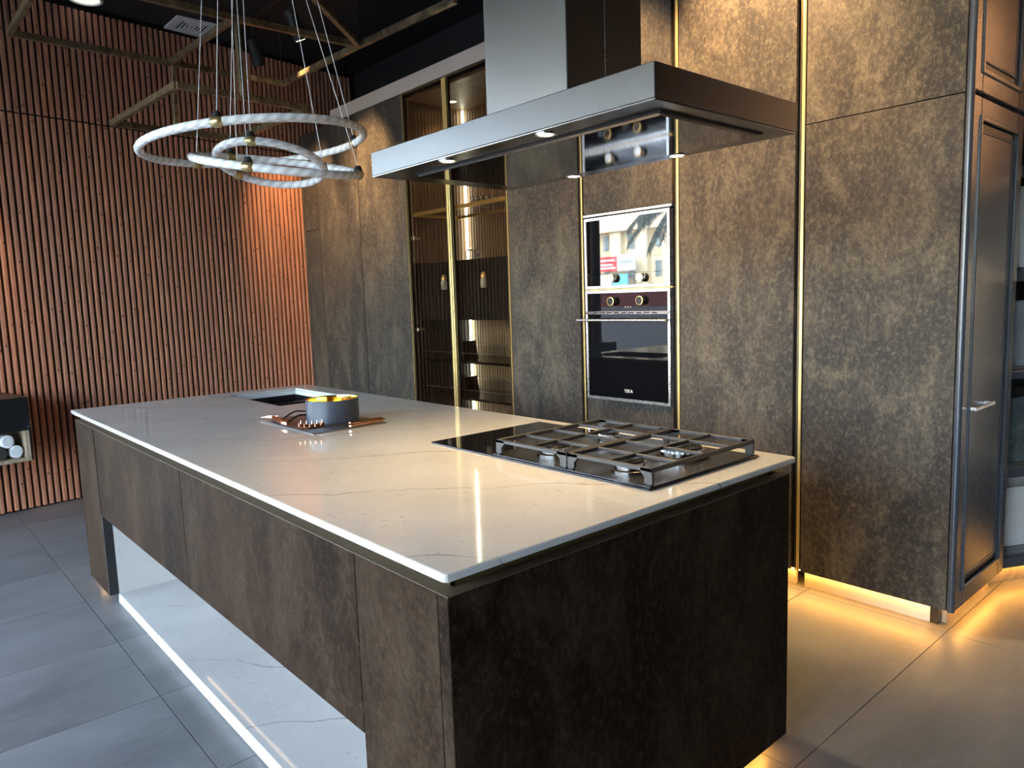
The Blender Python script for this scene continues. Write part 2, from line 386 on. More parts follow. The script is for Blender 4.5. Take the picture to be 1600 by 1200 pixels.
# ================================================================== SETTING
CEIL = 3.66
fl = obj('floor', box(nb(), -7.6, 4.2, -4.7, 6.3, -.12, -.010), 'grout'); props(fl, kind='structure')
tile_me = mesh_from(box(nb(), -.2985, .2985, -.6235, .6235, -.0095, 0), 'tile', 'tile')
for i in range(-12, 7):
    for j in range(-4, 5):
        cx = .05 + .6 * i + .3; cy = -.06 + 1.25 * j + .625
        if -7.3 < cx < 4.1 and -4.5 < cy < 6.1: inst('tile', tile_me, fl, (cx, cy, 0))
ce = obj('ceiling', box(nb(), -7.6, 4.2, -5.2, 6.3, CEIL, CEIL + .2), 'ceil'); props(ce, kind='structure')
wb_ = obj('wall_back', box(nb(), -6.0, -.50, 3.16, 3.3, -.01, CEIL), 'blackwall'); props(wb_, kind='structure')
wr = obj('wall_right', box(nb(), 4.05, 4.2, -4.7, 6.3, -.01, CEIL), 'blackwall'); props(wr, kind='structure')
w2 = obj('wall_back_right', box(nb(), -.64, 4.2, 6.1, 6.3, -.01, CEIL), 'white'); props(w2, kind='structure')
sf = obj('added_soffit', box(nb(), -.50, 1.8, 5.6, 6.1, 2.15, CEIL), 'soffit_brown'); props(sf, kind='structure')  # unseen brown block, added so the slate-blue cabinet reflects a warm tone
w3 = obj('wall_side_right', box(nb(), -.64, -.50, 3.16, 6.3, -.01, CEIL), 'blackwall'); props(w3, kind='structure')

# slatted wall on the left: backing board and every slat
TH = math.atan2(.36, 2.448)
def wloc(n, s, z): return Vector((-5.17 + n * math.cos(TH) - s * math.sin(TH), n * math.sin(TH) + s * math.cos(TH), z))
wl = thing('wall_left', None, None, (-5.17, 0, 0), TH); props(wl, kind='structure')
obj('backing_board', box(nb(), -.16, -.0215, -1.06, 3.2, 0, CEIL), 'blackwood', wl, local=True)
prof = [(-.0165, 0), (-.0165, .009), (-.0095, .0210), (.0075, .0215), (.0145, .012), (.0145, 0)]
def slat_mesh(h, nm):
    return mesh_from(prism(nb(), prof, lambda u, v, d: Vector((v - .0215, u, d)), 0, h), nm, 'slat')
s_lo = slat_mesh(2.792, 'slat_long'); s_hi = slat_mesh(.80, 'slat_short')
PITCH = .0447; n_ = int((3.17 + 1.04) / PITCH)
for i in range(n_):
    s = -1.03 + PITCH * i
    inst('slat', s_lo, wl, (0, s, .012)); inst('slat', s_hi, wl, (random.uniform(-.001, .001), s, 2.816))

# shop front glazing (daylight comes through it)
def glazing(name, parent_loc, rz, x0, x1, panes):
    g = thing(name, None, None, parent_loc, rz); props(g, kind='structure')
    obj('window_head', box(nb(), x0, x1, -.04, .04, 3.05, CEIL), 'black', g, local=True)
    step = (x1 - x0) / panes
    for k in range(panes + 1):
        obj('mullion', box(nb(), x0 + step * k - .03, x0 + step * k + .03, -.05, .05, 0, 3.05), 'black', g, local=True)
    for k in range(panes):
        obj('pane', box(nb(), x0 + step * k + .03, x0 + step * (k + 1) - .03, -.004, .004, .05, 3.05), 'shopglass', g, local=True)
    return g
glazing('window_1', (0, -4.6, 0), 0, -4.4, 2.4, 3)
wf = obj('wall_front', box(nb(), 2.4, 4.05, -4.68, -4.52, -.01, CEIL), 'blackwall'); props(wf, kind='structure')
pe = wloc(-.05, -1.10, 0)
glazing('window_2', (pe.x, pe.y, 0), TH - PI / 2, .05, 3.5, 1)

# ================================================================== ISLAND
L, WD, TOP = 3.203, 1.281, .92
IB = .0143; HB = .8686; ZB = .05
isl = thing('kitchen_island', 'large kitchen island clad in dark rust-brown panels under a white top', 'kitchen island', (-1.6, .64, 0))
B('end_panel', 'rust', isl, -.047, -IB, IB, WD - IB, ZB, HB, b=.0015)
B('end_panel', 'rust', isl, -L + IB, -L + IB + .033, IB + .003, WD - IB, ZB, HB, b=.0015)
B('front_panel', 'rust', isl, -.3575, -.0495, IB, .054, ZB, HB, b=.0015)
B('front_panel', 'rust', isl, -L + IB, -2.8135, IB, .054, ZB, HB, b=.0015)
B('panel_edge', 'black', isl, -2.812, -2.800, .016, .056, ZB, .4475)
B('drawer_front', 'rust', isl, -2.797, -1.5505, IB, .036, .447, HB, b=.0015)
B('drawer_front', 'rust', isl, -1.5465, -.3605, IB, .036, .447, HB, b=.0015)
B('carcass', 'black', isl, -L + .06, -.06, .060, .075, .50, HB - .01)
B('niche_ceiling', 'black', isl, -2.80, -.36, .038, .60, .455, .475)
B('niche_side', 'quartz', isl, -2.82, -2.80, .057, .62, 0, .455)
B('niche_side', 'quartz', isl, -.36, -.34, .057, .62, 0, .455)
B('niche_back', 'quartz', isl, -2.80, -.36, .60, .62, 0, .455)
B('niche_floor', 'quartz', isl, -2.80, -.36, .055, .60, .002, .05, b=.003)
B('back_panel', 'rust', isl, -L + .05, -.05, WD - IB - .02, WD - IB, ZB, HB, b=.0015)
B('plinth', 'blackwood', isl, -.11, -.08, .08, WD - .08, 0, ZB)
B('plinth', 'blackwood', isl, -L + .08, -L + .11, .08, WD - .08, 0, ZB)
B('plinth', 'blackwood', isl, -L + .08, -.08, WD - .10, WD - .08, 0, ZB)
B('led_strip', 'warm', isl, -.065, -.055, .55, WD - .06, .044, .049)
B('led_strip', 'warm_low', isl, -L + .06, -L + .07, .05, WD - .06, .044, .049)

bm = nb()
for k in range(100): box(bm, -2.45 + k * .0205 - .003, -2.45 + k * .0205 + .003, .324, .330, .449, .4545)
obj('led_dots', bm, 'warmdot', isl, kind='stuff')
# recessed gutter profile under the top
bm = nb()
for a in ((-.062, -.055, .055, WD - .055), (-L + .055, -L + .062, .055, WD - .055), (-L + .055, -.055, .055, .062), (-L + .055, -.055, WD - .062, WD - .055)):
    box(bm, *a, .80, .9035)
obj('gutter_profile', bm, 'gutter', isl, label='dark gold recessed profile below the white top')
B('lit_edge', 'lit_ledge', isl, -L + IB, -IB, IB + .0005, .054, HB - .001, HB + .0008, label='upper edge of the front panels, coloured lighter as if lit')  # paler strip paints light onto the shaded panel tops
B('lit_edge', 'lit_ledge', isl, -.047, -IB - .0005, .054, WD - IB, HB - .001, HB + .0008)
bm = nb()
box(bm, -L + .05, -.05, .037, .054, .80, .82); box(bm, -.10, -.050, .056, WD - .04, .80, .82)
obj('gutter_bottom', bm, 'brass_dark', isl)

# worktop with a hole for the sink
SX0, SX1, SY0, SY1 = -3.07, -2.395, .752, 1.150
bm = nb()
xs = [-L, SX0, SX1, 0]; ys = [0, SY0, SY1, WD]; z0, z1 = .904, TOP
V = {}
for k, z in enumerate((z0, z1)):
    for i, x in enumerate(xs):
        for j, y in enumerate(ys): V[i, j, k] = bm.verts.new((x, y, z))
for i in range(3):
    for j in range(3):
        if (i, j) == (1, 1): continue
        bm.faces.new((V[i, j, 1], V[i + 1, j, 1], V[i + 1, j + 1, 1], V[i, j + 1, 1]))
        bm.faces.new((V[i, j, 0], V[i, j + 1, 0], V[i + 1, j + 1, 0], V[i + 1, j, 0]))
def side(a, b): bm.faces.new((V[a + (0,)], V[b + (0,)], V[b + (1,)], V[a + (1,)]))
for i in range(3): side((i, 0), (i + 1, 0)); side((i + 1, 3), (i, 3)); side((3, i), (3, i + 1)); side((0, i + 1), (0, i))
side((2, 1), (1, 1)); side((1, 2), (2, 2)); side((1, 1), (1, 2)); side((2, 2), (2, 1))
bmesh.ops.recalc_face_normals(bm, faces=bm.faces)
cor = [e for e in bm.edges if all(v.co.x in (-L, 0) or abs(v.co.x) < 1e-6 or abs(v.co.x + L) < 1e-5 for v in e.verts) and abs(e.verts[0].co.z - e.verts[1].co.z) > .005 and all(v.co.y < 1e-5 or v.co.y > WD - 1e-5 for v in e.verts)]
bmesh.ops.bevel(bm, geom=cor, offset=.012, segments=4, affect='EDGES', profile=.5)
te = [e for e in bm.edges if all(v.co.z > z1 - 1e-4 for v in e.verts) and len(e.link_faces) == 2 and abs(e.calc_face_angle(0)) > 1 and not all(SX0 - .01 < v.co.x < SX1 + .01 and SY0 - .01 < v.co.y < SY1 + .01 for v in e.verts)]
bmesh.ops.bevel(bm, geom=te, offset=.0045, segments=2, affect='EDGES', profile=.5)
wt = obj('worktop', bm, 'quartz', origin=(-1.6, .64, .904), sharp=12)
props(wt, 'thin polished white quartz worktop with fine grey veins on the island', 'worktop')

# sink
sk = thing('sink', 'black double-bowl undermount sink with a pale rim, set in the worktop', 'sink', (-2.73, .95, .70))
bm = nb()
for a in ((SX0 - .012, SX0 + .006, SY0 - .012, SY1 + .012), (SX1 - .006, SX1 + .012, SY0 - .012, SY1 + .012), (SX0, SX1, SY0 - .012, SY0 + .006), (SX0, SX1, SY1 - .006, SY1 + .012)):
    box(bm, *a, .884, .9035)
obj('rim', bm, 's_white', sk, label='pale cut edge around the bowls')
for x0, x1 in ((SX0 + .002, -2.76), (-2.735, SX1 - .002)):
    bm = nb()
    box(bm, x0, x1, SY0 + .002, SY1 - .002, .690, .698)
    box(bm, x0, x0 + .006, SY0 + .002, SY1 - .002, .698, .884); box(bm, x1 - .006, x1, SY0 + .002, SY1 - .002, .698, .884)
    box(bm, x0 + .006, x1 - .006, SY0 + .002, SY0 + .008, .698, .884); box(bm, x0 + .006, x1 - .006, SY1 - .008, SY1 - .002, .698, .884)
    bw = obj('bowl', bm, 'enamel', sk)
    obj('drain', cyl(nb(), ((x0 + x1) / 2, .95, .698), ((x0 + x1) / 2, .95, .701), .045), 'alu', bw)
B('divider', 'steel_dark', sk, -2.76, -2.735, SY0 + .002, SY1 - .002, .86, .874)

# metal plate, pot and utensils
pl = obj('metal_plate', box(nb(), -2.012, -1.52, .497, .822, TOP + .0003, TOP + .0045, .0015), 'plate', origin=(-1.77, .66, TOP))
props(pl, 'thin dark grey metal plate lying on the worktop under the pot', 'plate')
pot = thing('pot', 'round navy pot with a shiny gold inside standing on the metal plate', 'pot', (-1.718, .686, TOP + .005))
R_ = .107; PZ = TOP + .005
obj('body', lathe(nb(), [(0, 0), (R_ - .006, 0), (R_, .006), (R_, .096), (R_ - .0015, .097)], (-1.718, .686, PZ), 48), 'navy', pot)
obj('lining', lathe(nb(), [(R_ - .0012, .0972), (R_ - .004, .0975), (R_ - .005, .09), (R_ - .006, .012), (R_ - .012, .006), (0, .006)], (-1.718, .686, PZ), 48), 'goldpot', pot, label='polished gold lining')
def utensil_server():
    t = thing('pasta_server', 'copper toothed pasta server with dark neck lying in front of the pot', 'utensil', (-1.55, .56, PZ))
    bm = nb()
    c = Vector((-1.572, .515, PZ + .004))
    d = Vector((.55, .83, 0)).normalized(); q = Vector((-d.y, d.x, 0))
    nu, nv = 9, 7
    grid = [[None] * nv for _ in range(nu)]
    for i in range(nu):
        u = -1 + 2 * i / (nu - 1)
        for j in range(nv):
            v = -1 + 2 * j / (nv - 1); w = math.sqrt(max(.05, 1 - .8 * u * u)) * .032
            grid[i][j] = bm.verts.new(c + d * (u * .05) + q * (v * w) + Vector((0, 0, .003 + .016 * v * v + .006 * u * u)))
    for i in range(nu - 1):
        for j in range(nv - 1): bm.faces.new((grid[i][j], grid[i + 1][j], grid[i + 1][j + 1], grid[i][j + 1]))
    bmesh.ops.solidify(bm, geom=list(bm.faces), thickness=.002)
    h = obj('head', bm, 'copper', t)
    for sgn in (-1, 1):
        for i in range(5):
            u = -.8 + .4 * i; w = math.sqrt(max(.05, 1 - .8 * u * u)) * .032
            b0 = c + d * (u * .05) + q * (sgn * w) + Vector((0, 0, .018 + .006 * u * u))
            obj('tooth', cyl(nb(), b0, b0 + q * sgn * .003 + Vector((0, 0, .014)), .0035, .002, 8), 'copper', h)
    obj('neck', tube(nb(), [c + d * .045 + Vector((0, 0, .010)), (-1.527, .582, PZ + .018), (-1.520, .615, PZ + .017), (-1.522, .66, PZ + .012)], .004, 8), 'black', t)
    obj('handle', cyl(nb(), (-1.522, .655, PZ + .0115), (-1.530, .805, PZ + .0115), .0105, .0105, 20), 'copper', t)
    obj('end_cap', cyl(nb(), (-1.530, .805, PZ + .0115), (-1.531, .818, PZ + .0115), .007, .004, 16), 'brass_dark', t)
utensil_server()
def utensil_fork():
    t = thing('serving_fork', 'copper serving fork with two dark curved stems reaching behind the pot', 'utensil', (-1.87, .53, PZ))
    prof_ = [(-1.995, .552), (-1.955, .538), (-1.84, .528), (-1.765, .513), (-1.758, .499), (-1.80, .496), (-1.90, .505), (-1.972, .527)]
    bm = nb(); prism(bm, prof_, lambda u, v, d: Vector((u, v, d)), PZ + .006, PZ + .016)
    obj('blade', bm, 'copper', t)
    for k in range(4):
        y = .505 + k * .012
        obj('tine', cyl(nb(), (-1.96 - k * .006, y + .022, PZ + .011), (-2.035 - k * .006, y + .006, PZ + .007), .003, .0015, 8), 'copper', t)
    obj('stem', tube(nb(), [(-1.865, .53, PZ + .013), (-1.865, .56, PZ + .030), (-1.885, .60, PZ + .038), (-1.868, .645, PZ + .034), (-1.835, .675, PZ + .024)], .0038, 8), 'black', t)
    obj('stem', tube(nb(), [(-1.775, .512, PZ + .013), (-1.79, .55, PZ + .026), (-1.815, .585, PZ + .030), (-1.822, .62, PZ + .026)], .0038, 8), 'black', t)
utensil_fork()

# gas hob
hz = TOP + .0005
hob = thing('gas_hob', 'black glass gas hob with four burners and cast iron grates on the worktop', 'hob', (-.55, .945, hz))
B('glass', 'hobglass', hob, -1.022, -.078, .690, 1.207, hz, hz + .006, b=.002)
B('side_trim', 'enamel', hob, -.70, -.084, .700, 1.198, hz + .006, hz + .0075)
def burner(x, y, r):
    b = obj('burner', lathe(nb(), [(r * 1.25, .0), (r * 1.25, .006), (r * 1.12, .009), (r * 1.05, .009), (r * 1.05, .018), (0, .018)], (x, y, hz + .0075), 40), 'steel_dark', hob)
    bm = nb()
    for k in range(28):
        a = 2 * PI * k / 28; c = Vector((x + r * math.cos(a), y + r * math.sin(a), hz + .0295))
        box(bm, c.x - .0028, c.x + .0028, c.y - .0028, c.y + .0028, hz + .0255, hz + .0335)
    obj('flame_ring', lathe(bm, [(r * .98, .018), (r * .98, .026), (r * .86, .026), (0, .026)], (x, y, hz + .0075), 40), 'alu', b)
    obj('burner_cap', lathe(nb(), [(r * .93, .026), (r * .95, .029), (r * .9, .032), (0, .033)], (x, y, hz + .0075), 40), 'enamel', b)
burner(-.545, .825, .048); burner(-.545, 1.075, .032); burner(-.235, .805, .042); burner(-.235, 1.045, .062)
obj('spark_plug', cyl(nb(), (-.60, .85, hz + .007), (-.60, .85, hz + .028), .004, .003, 8), 'white', hob)
def grate(x0, x1, y0, y1):
    ht = .975; t = .010
    g = None
    bm = nb()
    # outer frame: two long bars in Y, two in X
    for x in (x0, x1 - t): box(bm, x, x + t, y0, y1, ht - .013, ht, .002)
    for y in (y0, y1 - t): box(bm, x0, x1, y, y + t, ht - .012, ht, .002)
    g = obj('grate', bm, 'iron', hob)
    xm = (x0 + x1) / 2
    for y in (y0 + .118, (y0 + y1) / 2, y1 - .118):
        obj('grate_bar', box(nb(), x0 + t, x1 - t, y - .004, y + .004, ht - .010, ht - .0005, .0015), 'iron', g)
    obj('grate_bar', box(nb(), xm - .004, xm + .004, y0 + t, y1 - t, ht - .011, ht + .0005, .0015), 'iron', g)
    for x, sx in ((x0, 1), (x1, -1)):
        for y, sy in ((y0, 1), (y1, -1)):
            pts = [(0, hz + .012), (.024, hz + .012), (.025, ht - .024), (.037, ht - .012), (.037, ht - .0005), (.008, ht - .0005), (0, ht - .012)]
            obj('grate_foot', prism(nb(), pts, lambda u, v, d: Vector((x + sx * u, y + sy * d, v)), 0, t), 'iron', g)
            obj('rubber_pad', box(nb(), min(x + sx * .004, x + sx * .018), max(x + sx * .004, x + sx * .018), min(y, y + sy * t), max(y, y + sy * t), hz + .0075, hz + .012), 'black', g)
grate(-.690, -.384, .706, 1.190); grate(-.379, -.084, .706, 1.190)

# ================================================================== HOOD
hd = thing('cooker_hood', 'wide brushed steel island cooker hood with tall chimney above the hob', 'cooker hood', (-.6, .94, 1.837))
HX0, HX1, HY0, HY1, HZ0, HZ1 = -1.200, 0.002, .621, 1.255, 1.837, 1.919
bm = nb(); box(bm, HX0, HX1, HY0, HY1, HZ0 + .003, HZ1, .002)
obj('canopy', bm, 'steel', hd)
bm = nb()
PX0, PX1, PY0, PY1 = -1.075, -.045, .705, 1.165
for a in ((HX0 + .001, HX1 - .001, HY0 + .001, PY0), (HX0 + .001, HX1 - .001, PY1, HY1 - .001), (HX0 + .001, PX0, PY0, PY1), (PX1, HX1 - .001, PY0, PY1)):
    box(bm, *a, HZ0, HZ0 + .0028)
obj('underside_rim', bm, 'steel_dark', hd)
B('suction_panel', 'mirror_dark', hd, PX0 + .010, PX1 - .010, PY0 + .010, PY1 - .010, HZ0 - .010, HZ0 + .0025, b=.005)
bm = nb()
for a in ((PX0 + .004, PX1 - .004, PY0 + .004, PY0 + .010), (PX0 + .004, PX1 - .004, PY1 - .010, PY1 - .004), (PX0 + .004, PX0 + .010, PY0 + .010, PY1 - .010), (PX1 - .010, PX1 - .004, PY0 + .010, PY1 - .010)): box(bm, *a, HZ0 - .0035, HZ0 + .0025)
obj('suction_edge', bm, 'black', hd)
CX0, CX1, CY0, CY1 = -.760, -.412, .774, 1.098
B('chimney', 'steel_v', hd, CX0, CX1, CY0, CY1, HZ1, CEIL, b=.002)
B('chimney_seam', 'alu', hd, CX1, CX1 + .001, .931, .934, HZ1, CEIL)
for x, y in ((-.82, .661), (-.385, .660), (-.82, 1.222), (-.375, 1.222)):
    h = obj('downlight', lathe(nb(), [(.030, 0), (.030, -.003), (.024, -.0035), (.022, -.001), (0, -.001)], (x, y, HZ0), 24), 'alu', hd)
    obj('lamp', lathe(nb(), [(.021, -.0015), (.018, -.0025), (0, -.0025)], (x, y, HZ0), 24), 'hoodled', h)
    point_light('lamp_light', hd, (x, y, HZ0 - .012), 'SPOT', 11., (1., .68, .30), (x, y, 0), .02, 125, .8)

# ================================================================== TALL CABINETS
ZT, ZTOP, DEP = .086, 2.95, .58
def tall(label, x0, x1, splits=(), mat='bronze', doors=True, z0=ZT, group='bronze tall cabinets'):
    t = thing('tall_cabinet', label, 'cabinet', ((x0 + x1) / 2, YW + .3, 0), 0, group)
    B('carcass', 'black', t, x0, x1, YW + .024, YW + DEP, ZT, ZTOP)
    B('plinth', 'kick', t, x0 - .001, min(x1 + .001, -.031), YW + .05, YW + .07, 0, ZT)
    zs = [z0, *splits, ZTOP]
    for a, b in zip(zs, zs[1:]):
        B('door', mat, t, x0 + .001, x1 - .001, YW, YW + .022, a + (.002 if a != z0 else 0), b - .002, b=.001)
    return t
tc0 = tall('narrow bronze filler cabinet wedged against the slatted wall', -5.485, -5.440)
tc1 = tall('narrow bronze cabinet with two stacked doors next to the slatted wall', -5.436, -5.165, (2.085,))
tc2 = tall('bronze tall cabinet third from the slatted wall, one full-height door', -5.160, -4.455)
tc3 = tall('bronze tall cabinet directly left of the glass display cabinet', -4.446, -3.752)
tc4 = tall('bronze tall cabinet between the glass display cabinet and the ovens', -2.578, -1.957)
tc5 = tall('bronze tall cabinet directly right of the ovens, warm lit above the hood', -1.250, -.626)
tc6 = tall('wide bronze corner cabinet with a short door above a tall one', -.580, .043, (2.122,))
for t, x in ((tc2, -5.1615), (tc3, -4.450), (tc1, -5.438)):
    B('edge_profile', 'brass_dark', t, x - .0012, x + .0012, YW - .001, YW + .02, ZT, ZTOP)
# gold grip profiles
def profile(t, x0, x1, bright):
    B('recess', 'black', t, x0, x1, YW + .026, YW + .03, ZT, ZTOP)
    B('grip_profile', 'gold', t, bright[0], bright[1], YW - .001, YW + .005, ZT, ZTOP, b=.002, label='upright gold grip profile')
    if bright[1] - bright[0] < .02:
        B('profile_lip', 'brass_dark', t, bright[0] - .010, bright[0] - .003, YW + .004, YW + .024, ZT, ZTOP)
profile(tc4, -1.957, -1.918, (-1.936, -1.926))
profile(tc5, -1.293, -1.250, (-1.268, -1.254))
profile(tc6, -.626, -.580, (-.600, -.585))

# oven housing
oh = thing('oven_housing', 'bronze cabinet that houses the two built-in ovens', 'cabinet', (-1.605, YW + .3, 0), 0, 'bronze tall cabinets')
OX0, OX1 = -1.917, -1.294
B('plinth', 'kick', oh, OX0, OX1, YW + .05, YW + .07, 0, ZT)
B('door', 'bronze', oh, OX0 + .001, OX1 - .001, YW, YW + .022, ZT, .806, b=.001, label='bronze door below the oven')
B('door', 'bronze', oh, OX0 + .001, OX1 - .001, YW, YW + .022, 1.872, ZTOP - .002, b=.001, label='bronze door above the ovens')
bm = nb()
for a in ((OX0, OX0 + .012, YW + .03, YW + .58, .09, ZTOP), (OX1 - .012, OX1, YW + .03, YW + .58, .09, ZTOP), (OX0 + .012, OX1 - .012, YW + .57, YW + .58, .09, ZTOP),
          (OX0 + .012, OX1 - .012, YW + .03, YW + .57, .79, .806), (OX0 + .012, OX1 - .012, YW + .03, YW + .57, 1.436, 1.444), (OX0 + .012, OX1 - .012, YW + .03, YW + .57, 1.866, 1.876)):
    box(bm, *a)
obj('carcass', bm, 'black', oh)
B('top_trim', 'alu', oh, OX0, OX1, YW - .006, YW + .02, 1.854, 1.868, b=.002)
B('mid_trim', 'gold', oh, OX0, OX1, YW - .002, YW + .02, 1.4372, 1.4428, b=.001)
def appliance(name, label, z0, z1, panelh, glassmat):
    x0, x1 = -1.905, -1.303; y = YW - .012
    t = thing(name, label, 'oven', (-1.605, YW + .25, z0))
    B('housing', 'black', t, x0 + .02, x1 - .02, YW + .024, YW + .54, z0 + .01, z1 - .012)
    bm = nb(); w = .016
    for a in ((x0, x0 + w, z0, z1), (x1 - w, x1, z0, z1), (x0 + w, x1 - w, z0, z0 + w), (x0 + w, x1 - w, z1 - w, z1)):
        box(bm, a[0], a[1], y, YW + .022, a[2], a[3], .001)
    obj('frame', bm, 'alu', t)
    return t, x0 + w, x1 - w, y
def knob(t, x, z, y, mat):
    def lz(bm, prof):
        lathe(bm, prof, (0, 0, 0), 28); bm.transform(Matrix.Translation((x, y, z)) @ Matrix.Rotation(PI / 2, 4, 'X')); return bm
    k = obj('knob', lz(nb(), [(.021, .001), (.023, .006), (.023, .026), (.0215, .028), (0, .028)]), mat, t)
    obj('knob_ring', lz(nb(), [(.0245, .0245), (.0245, .029), (.0215, .0295), (.0215, .0285)]), 'gold', k)
mw, gx0, gx1, gy = appliance('microwave_oven', 'built-in mirror-black microwave oven, the upper one, reflecting the street', 1.445, 1.846, 0, 'microglass')
B('door', 'microglass', mw, gx0, gx1, gy + .003, gy + .02, 1.527, 1.830)
B('control_panel', 'microglass', mw, gx0, gx1, gy + .003, gy + .02, 1.461, 1.525)
knob(mw, -1.690, 1.500, gy + .003, 'alu'); knob(mw, -1.487, 1.497, gy + .003, 'alu')
ov, gx0, gx1, gy = appliance('oven', 'built-in black glass oven with a long steel handle, below the microwave', .808, 1.435, 0, 'ovenglass')
B('control_panel', 'ovenglass', ov, gx0, gx1, gy + .003, gy + .02, 1.318, 1.419)
B('vent_strip', 'steel_dark', ov, gx0 - .012, gx1 + .012, gy - .003, gy + .02, 1.300, 1.3165)
bm = nb()
for k in range(9): box(bm, -1.845 + k * .053, -1.808 + k * .053, gy - .0036, gy + .01, 1.304, 1.311)
obj('vent_slots', bm, 'black', ov)
dr = B('door', 'ovenglass', ov, gx0, gx1, gy + .003, gy + .02, .824, 1.298)
obj('door_handle', tube(nb(), [(-1.930, gy - .045, 1.268), (-1.300, gy - .045, 1.268)], .0085, 12), 'alu', dr)
for x in (-1.895, -1.335): obj('handle_post', box(nb(), x - .012, x + .012, gy - .045, gy + .003, 1.262, 1.274, .002), 'alu', dr)
text('lettering', 'TEKA', .026, 'white', dr, Matrix.Translation((-1.593, gy + .0024, .868)) @ Matrix.Rotation(PI / 2, 4, 'X'), .0006)
knob(ov, -1.693, 1.372, gy + .003, 'black'); knob(ov, -1.488, 1.374, gy + .003, 'black')
for k in range(3): obj('touch_mark', box(nb(), -1.606 + k * .018 - .003, -1.606 + k * .018 + .003, gy + .0025, gy + .004, 1.337, 1.342), 'white', ov)

# glass display cabinet
dc = thing('display_cabinet', 'tall glass-fronted display cabinet with gold frames and a lit interior', 'cabinet', (-3.165, YW + .3, 0))
DX0, DX1 = -3.742, -2.588; DY1 = YW + .58
B('plinth', 'kick', dc, DX0, DX1, YW + .05, YW + .07, 0, ZT)
B('bottom', 'blackwood', dc, DX0, DX1, YW + .03, DY1, ZT, ZT + .02)
B('top', 'walnut', dc, DX0, DX1, YW + .03, DY1, ZTOP - .05, ZTOP - .03)
def ribbed(name, parent, mat, fixed, a0, a1, z0, z1, axis, pitch, outward):
    """flat board with half-round ribs; axis = direction the ribs repeat along"""
    t = obj(name, box(nb(), *( (a0, a1, fixed, fixed + .015 * -outward) if axis == 'x' and outward < 0 else (a0, a1, fixed - .015 * outward, fixed) if axis == 'x' else (fixed - .015 * outward, fixed, a0, a1) if outward > 0 else (fixed, fixed + .015, a0, a1)), z0, z1), mat, parent)
    n = int((a1 - a0) / pitch); pr = [(-.45 * pitch, 0), (-.32 * pitch, .006), (.32 * pitch, .006), (.45 * pitch, 0)]
    bm = nb()
    for k in range(n):
        c = a0 + (k + .5) * (a1 - a0) / n
        if axis == 'x': prism(bm, pr, lambda u, v, d: Vector((c + u, fixed + outward * v, d)), z0, z1)
        else: prism(bm, pr, lambda u, v, d: Vector((fixed + outward * v, c + u, d)), z0, z1)
    return t, bm
t_, bm = ribbed('back_board', dc, 'walnut', DY1 - .02, DX0 + .02, DX1 - .02, 1.70, ZTOP - .05, 'x', .032, -1); obj('ribs', bm, 'walnut', t_, kind='stuff')
t_, bm = ribbed('back_board', dc, 'oak', DY1 - .02, DX0 + .02, DX1 - .02, ZT + .02, 1.70, 'x', .032, -1); obj('ribs', bm, 'oak', t_, kind='stuff')
t_, bm = ribbed('side_board', dc, 'walnut', DX0 + .02, YW + .03, DY1 - .03, 1.70, ZTOP - .05, 'y', .030, 1); obj('ribs', bm, 'walnut', t_, kind='stuff')
t_, bm = ribbed('side_board', dc, 'blackwood', DX0 + .02, YW + .03, DY1 - .03, ZT + .02, 1.70, 'y', .030, 1); obj('ribs', bm, 'blackwood', t_, kind='stuff')
B('side_board', 'blackwood', dc, DX1 - .02, DX1, YW + .03, DY1 - .03, ZT + .02, ZTOP - .05)
B('led_bar', 'coolled', dc, DX0 + .045, DX0 + .060, DY1 - .055, DY1 - .040, 1.70, ZTOP - .06)
B('led_bar', 'coolled', dc, DX0 + .045, DX0 + .060, DY1 - .055, DY1 - .040, .12, 1.255)
# black fluted drawer box in the middle
du, bm = ribbed('drawer_unit', dc, 'blackwood', YW + .075, DX0 + .03, DX1 - .025, 1.262, 1.690, 'x', .040, -1); obj('ribs', bm, 'blackwood', du, kind='stuff')
B('drawer_box', 'blackwood', dc, DX0 + .03, DX1 - .025, YW + .091, YW + .46, 1.262, 1.690)
def glass_shelf(z, edge, mat='glass'):
    s = B('shelf', mat, dc, DX0 + .03, DX1 - .025, YW + .05, YW + .44, z, z + .008)
    if edge:
        bm = nb()
        box(bm, DX0 + .03, DX1 - .025, YW + .035, YW + .05, z - .010, z + .018); box(bm, DX0 + .03, DX0 + .042, YW + .05, YW + .44, z - .010, z + .018)
        box(bm, DX0 + .03, DX1 - .025, YW + .44, YW + .452, z - .010, z + .018)
        obj('shelf_edge', bm, 'gold', s, label='gold shelf edging')
    return s
glass_shelf(2.055, True)
for z in (.945, .675):
    s = B('shelf', 'steel_dark', dc, DX0 + .03, DX1 - .025, YW + .08, YW + .50, z, z + .018)
    obj('shelf_rail', tube(nb(), [(DX0 + .04, YW + .085, z + .075), (DX1 - .03, YW + .085, z + .075)], .003, 8), 'alu', s)
    obj('shelf_back_rail', tube(nb(), [(DX0 + .04, YW + .48, z + .10), (DX1 - .03, YW + .48, z + .10)], .003, 8), 'alu', s)
d_ = obj('cabinet_downlight', lathe(nb(), [(.036, 0), (.036, -.004), (.03, -.005), (.028, -.002), (0, -.002)], (-3.54, 2.77, ZTOP - .05), 28), 'alu', dc)
obj('lamp', lathe(nb(), [(.027, -.003), (0, -.0035)], (-3.54, 2.77, ZTOP - .05), 28), 'hoodled', d_)
point_light('cabinet_light', dc, (-3.54, 2.77, ZTOP - .07), 'SPOT', 4., WARM2, (-3.5, 2.78, 0), .02, 120, .8)
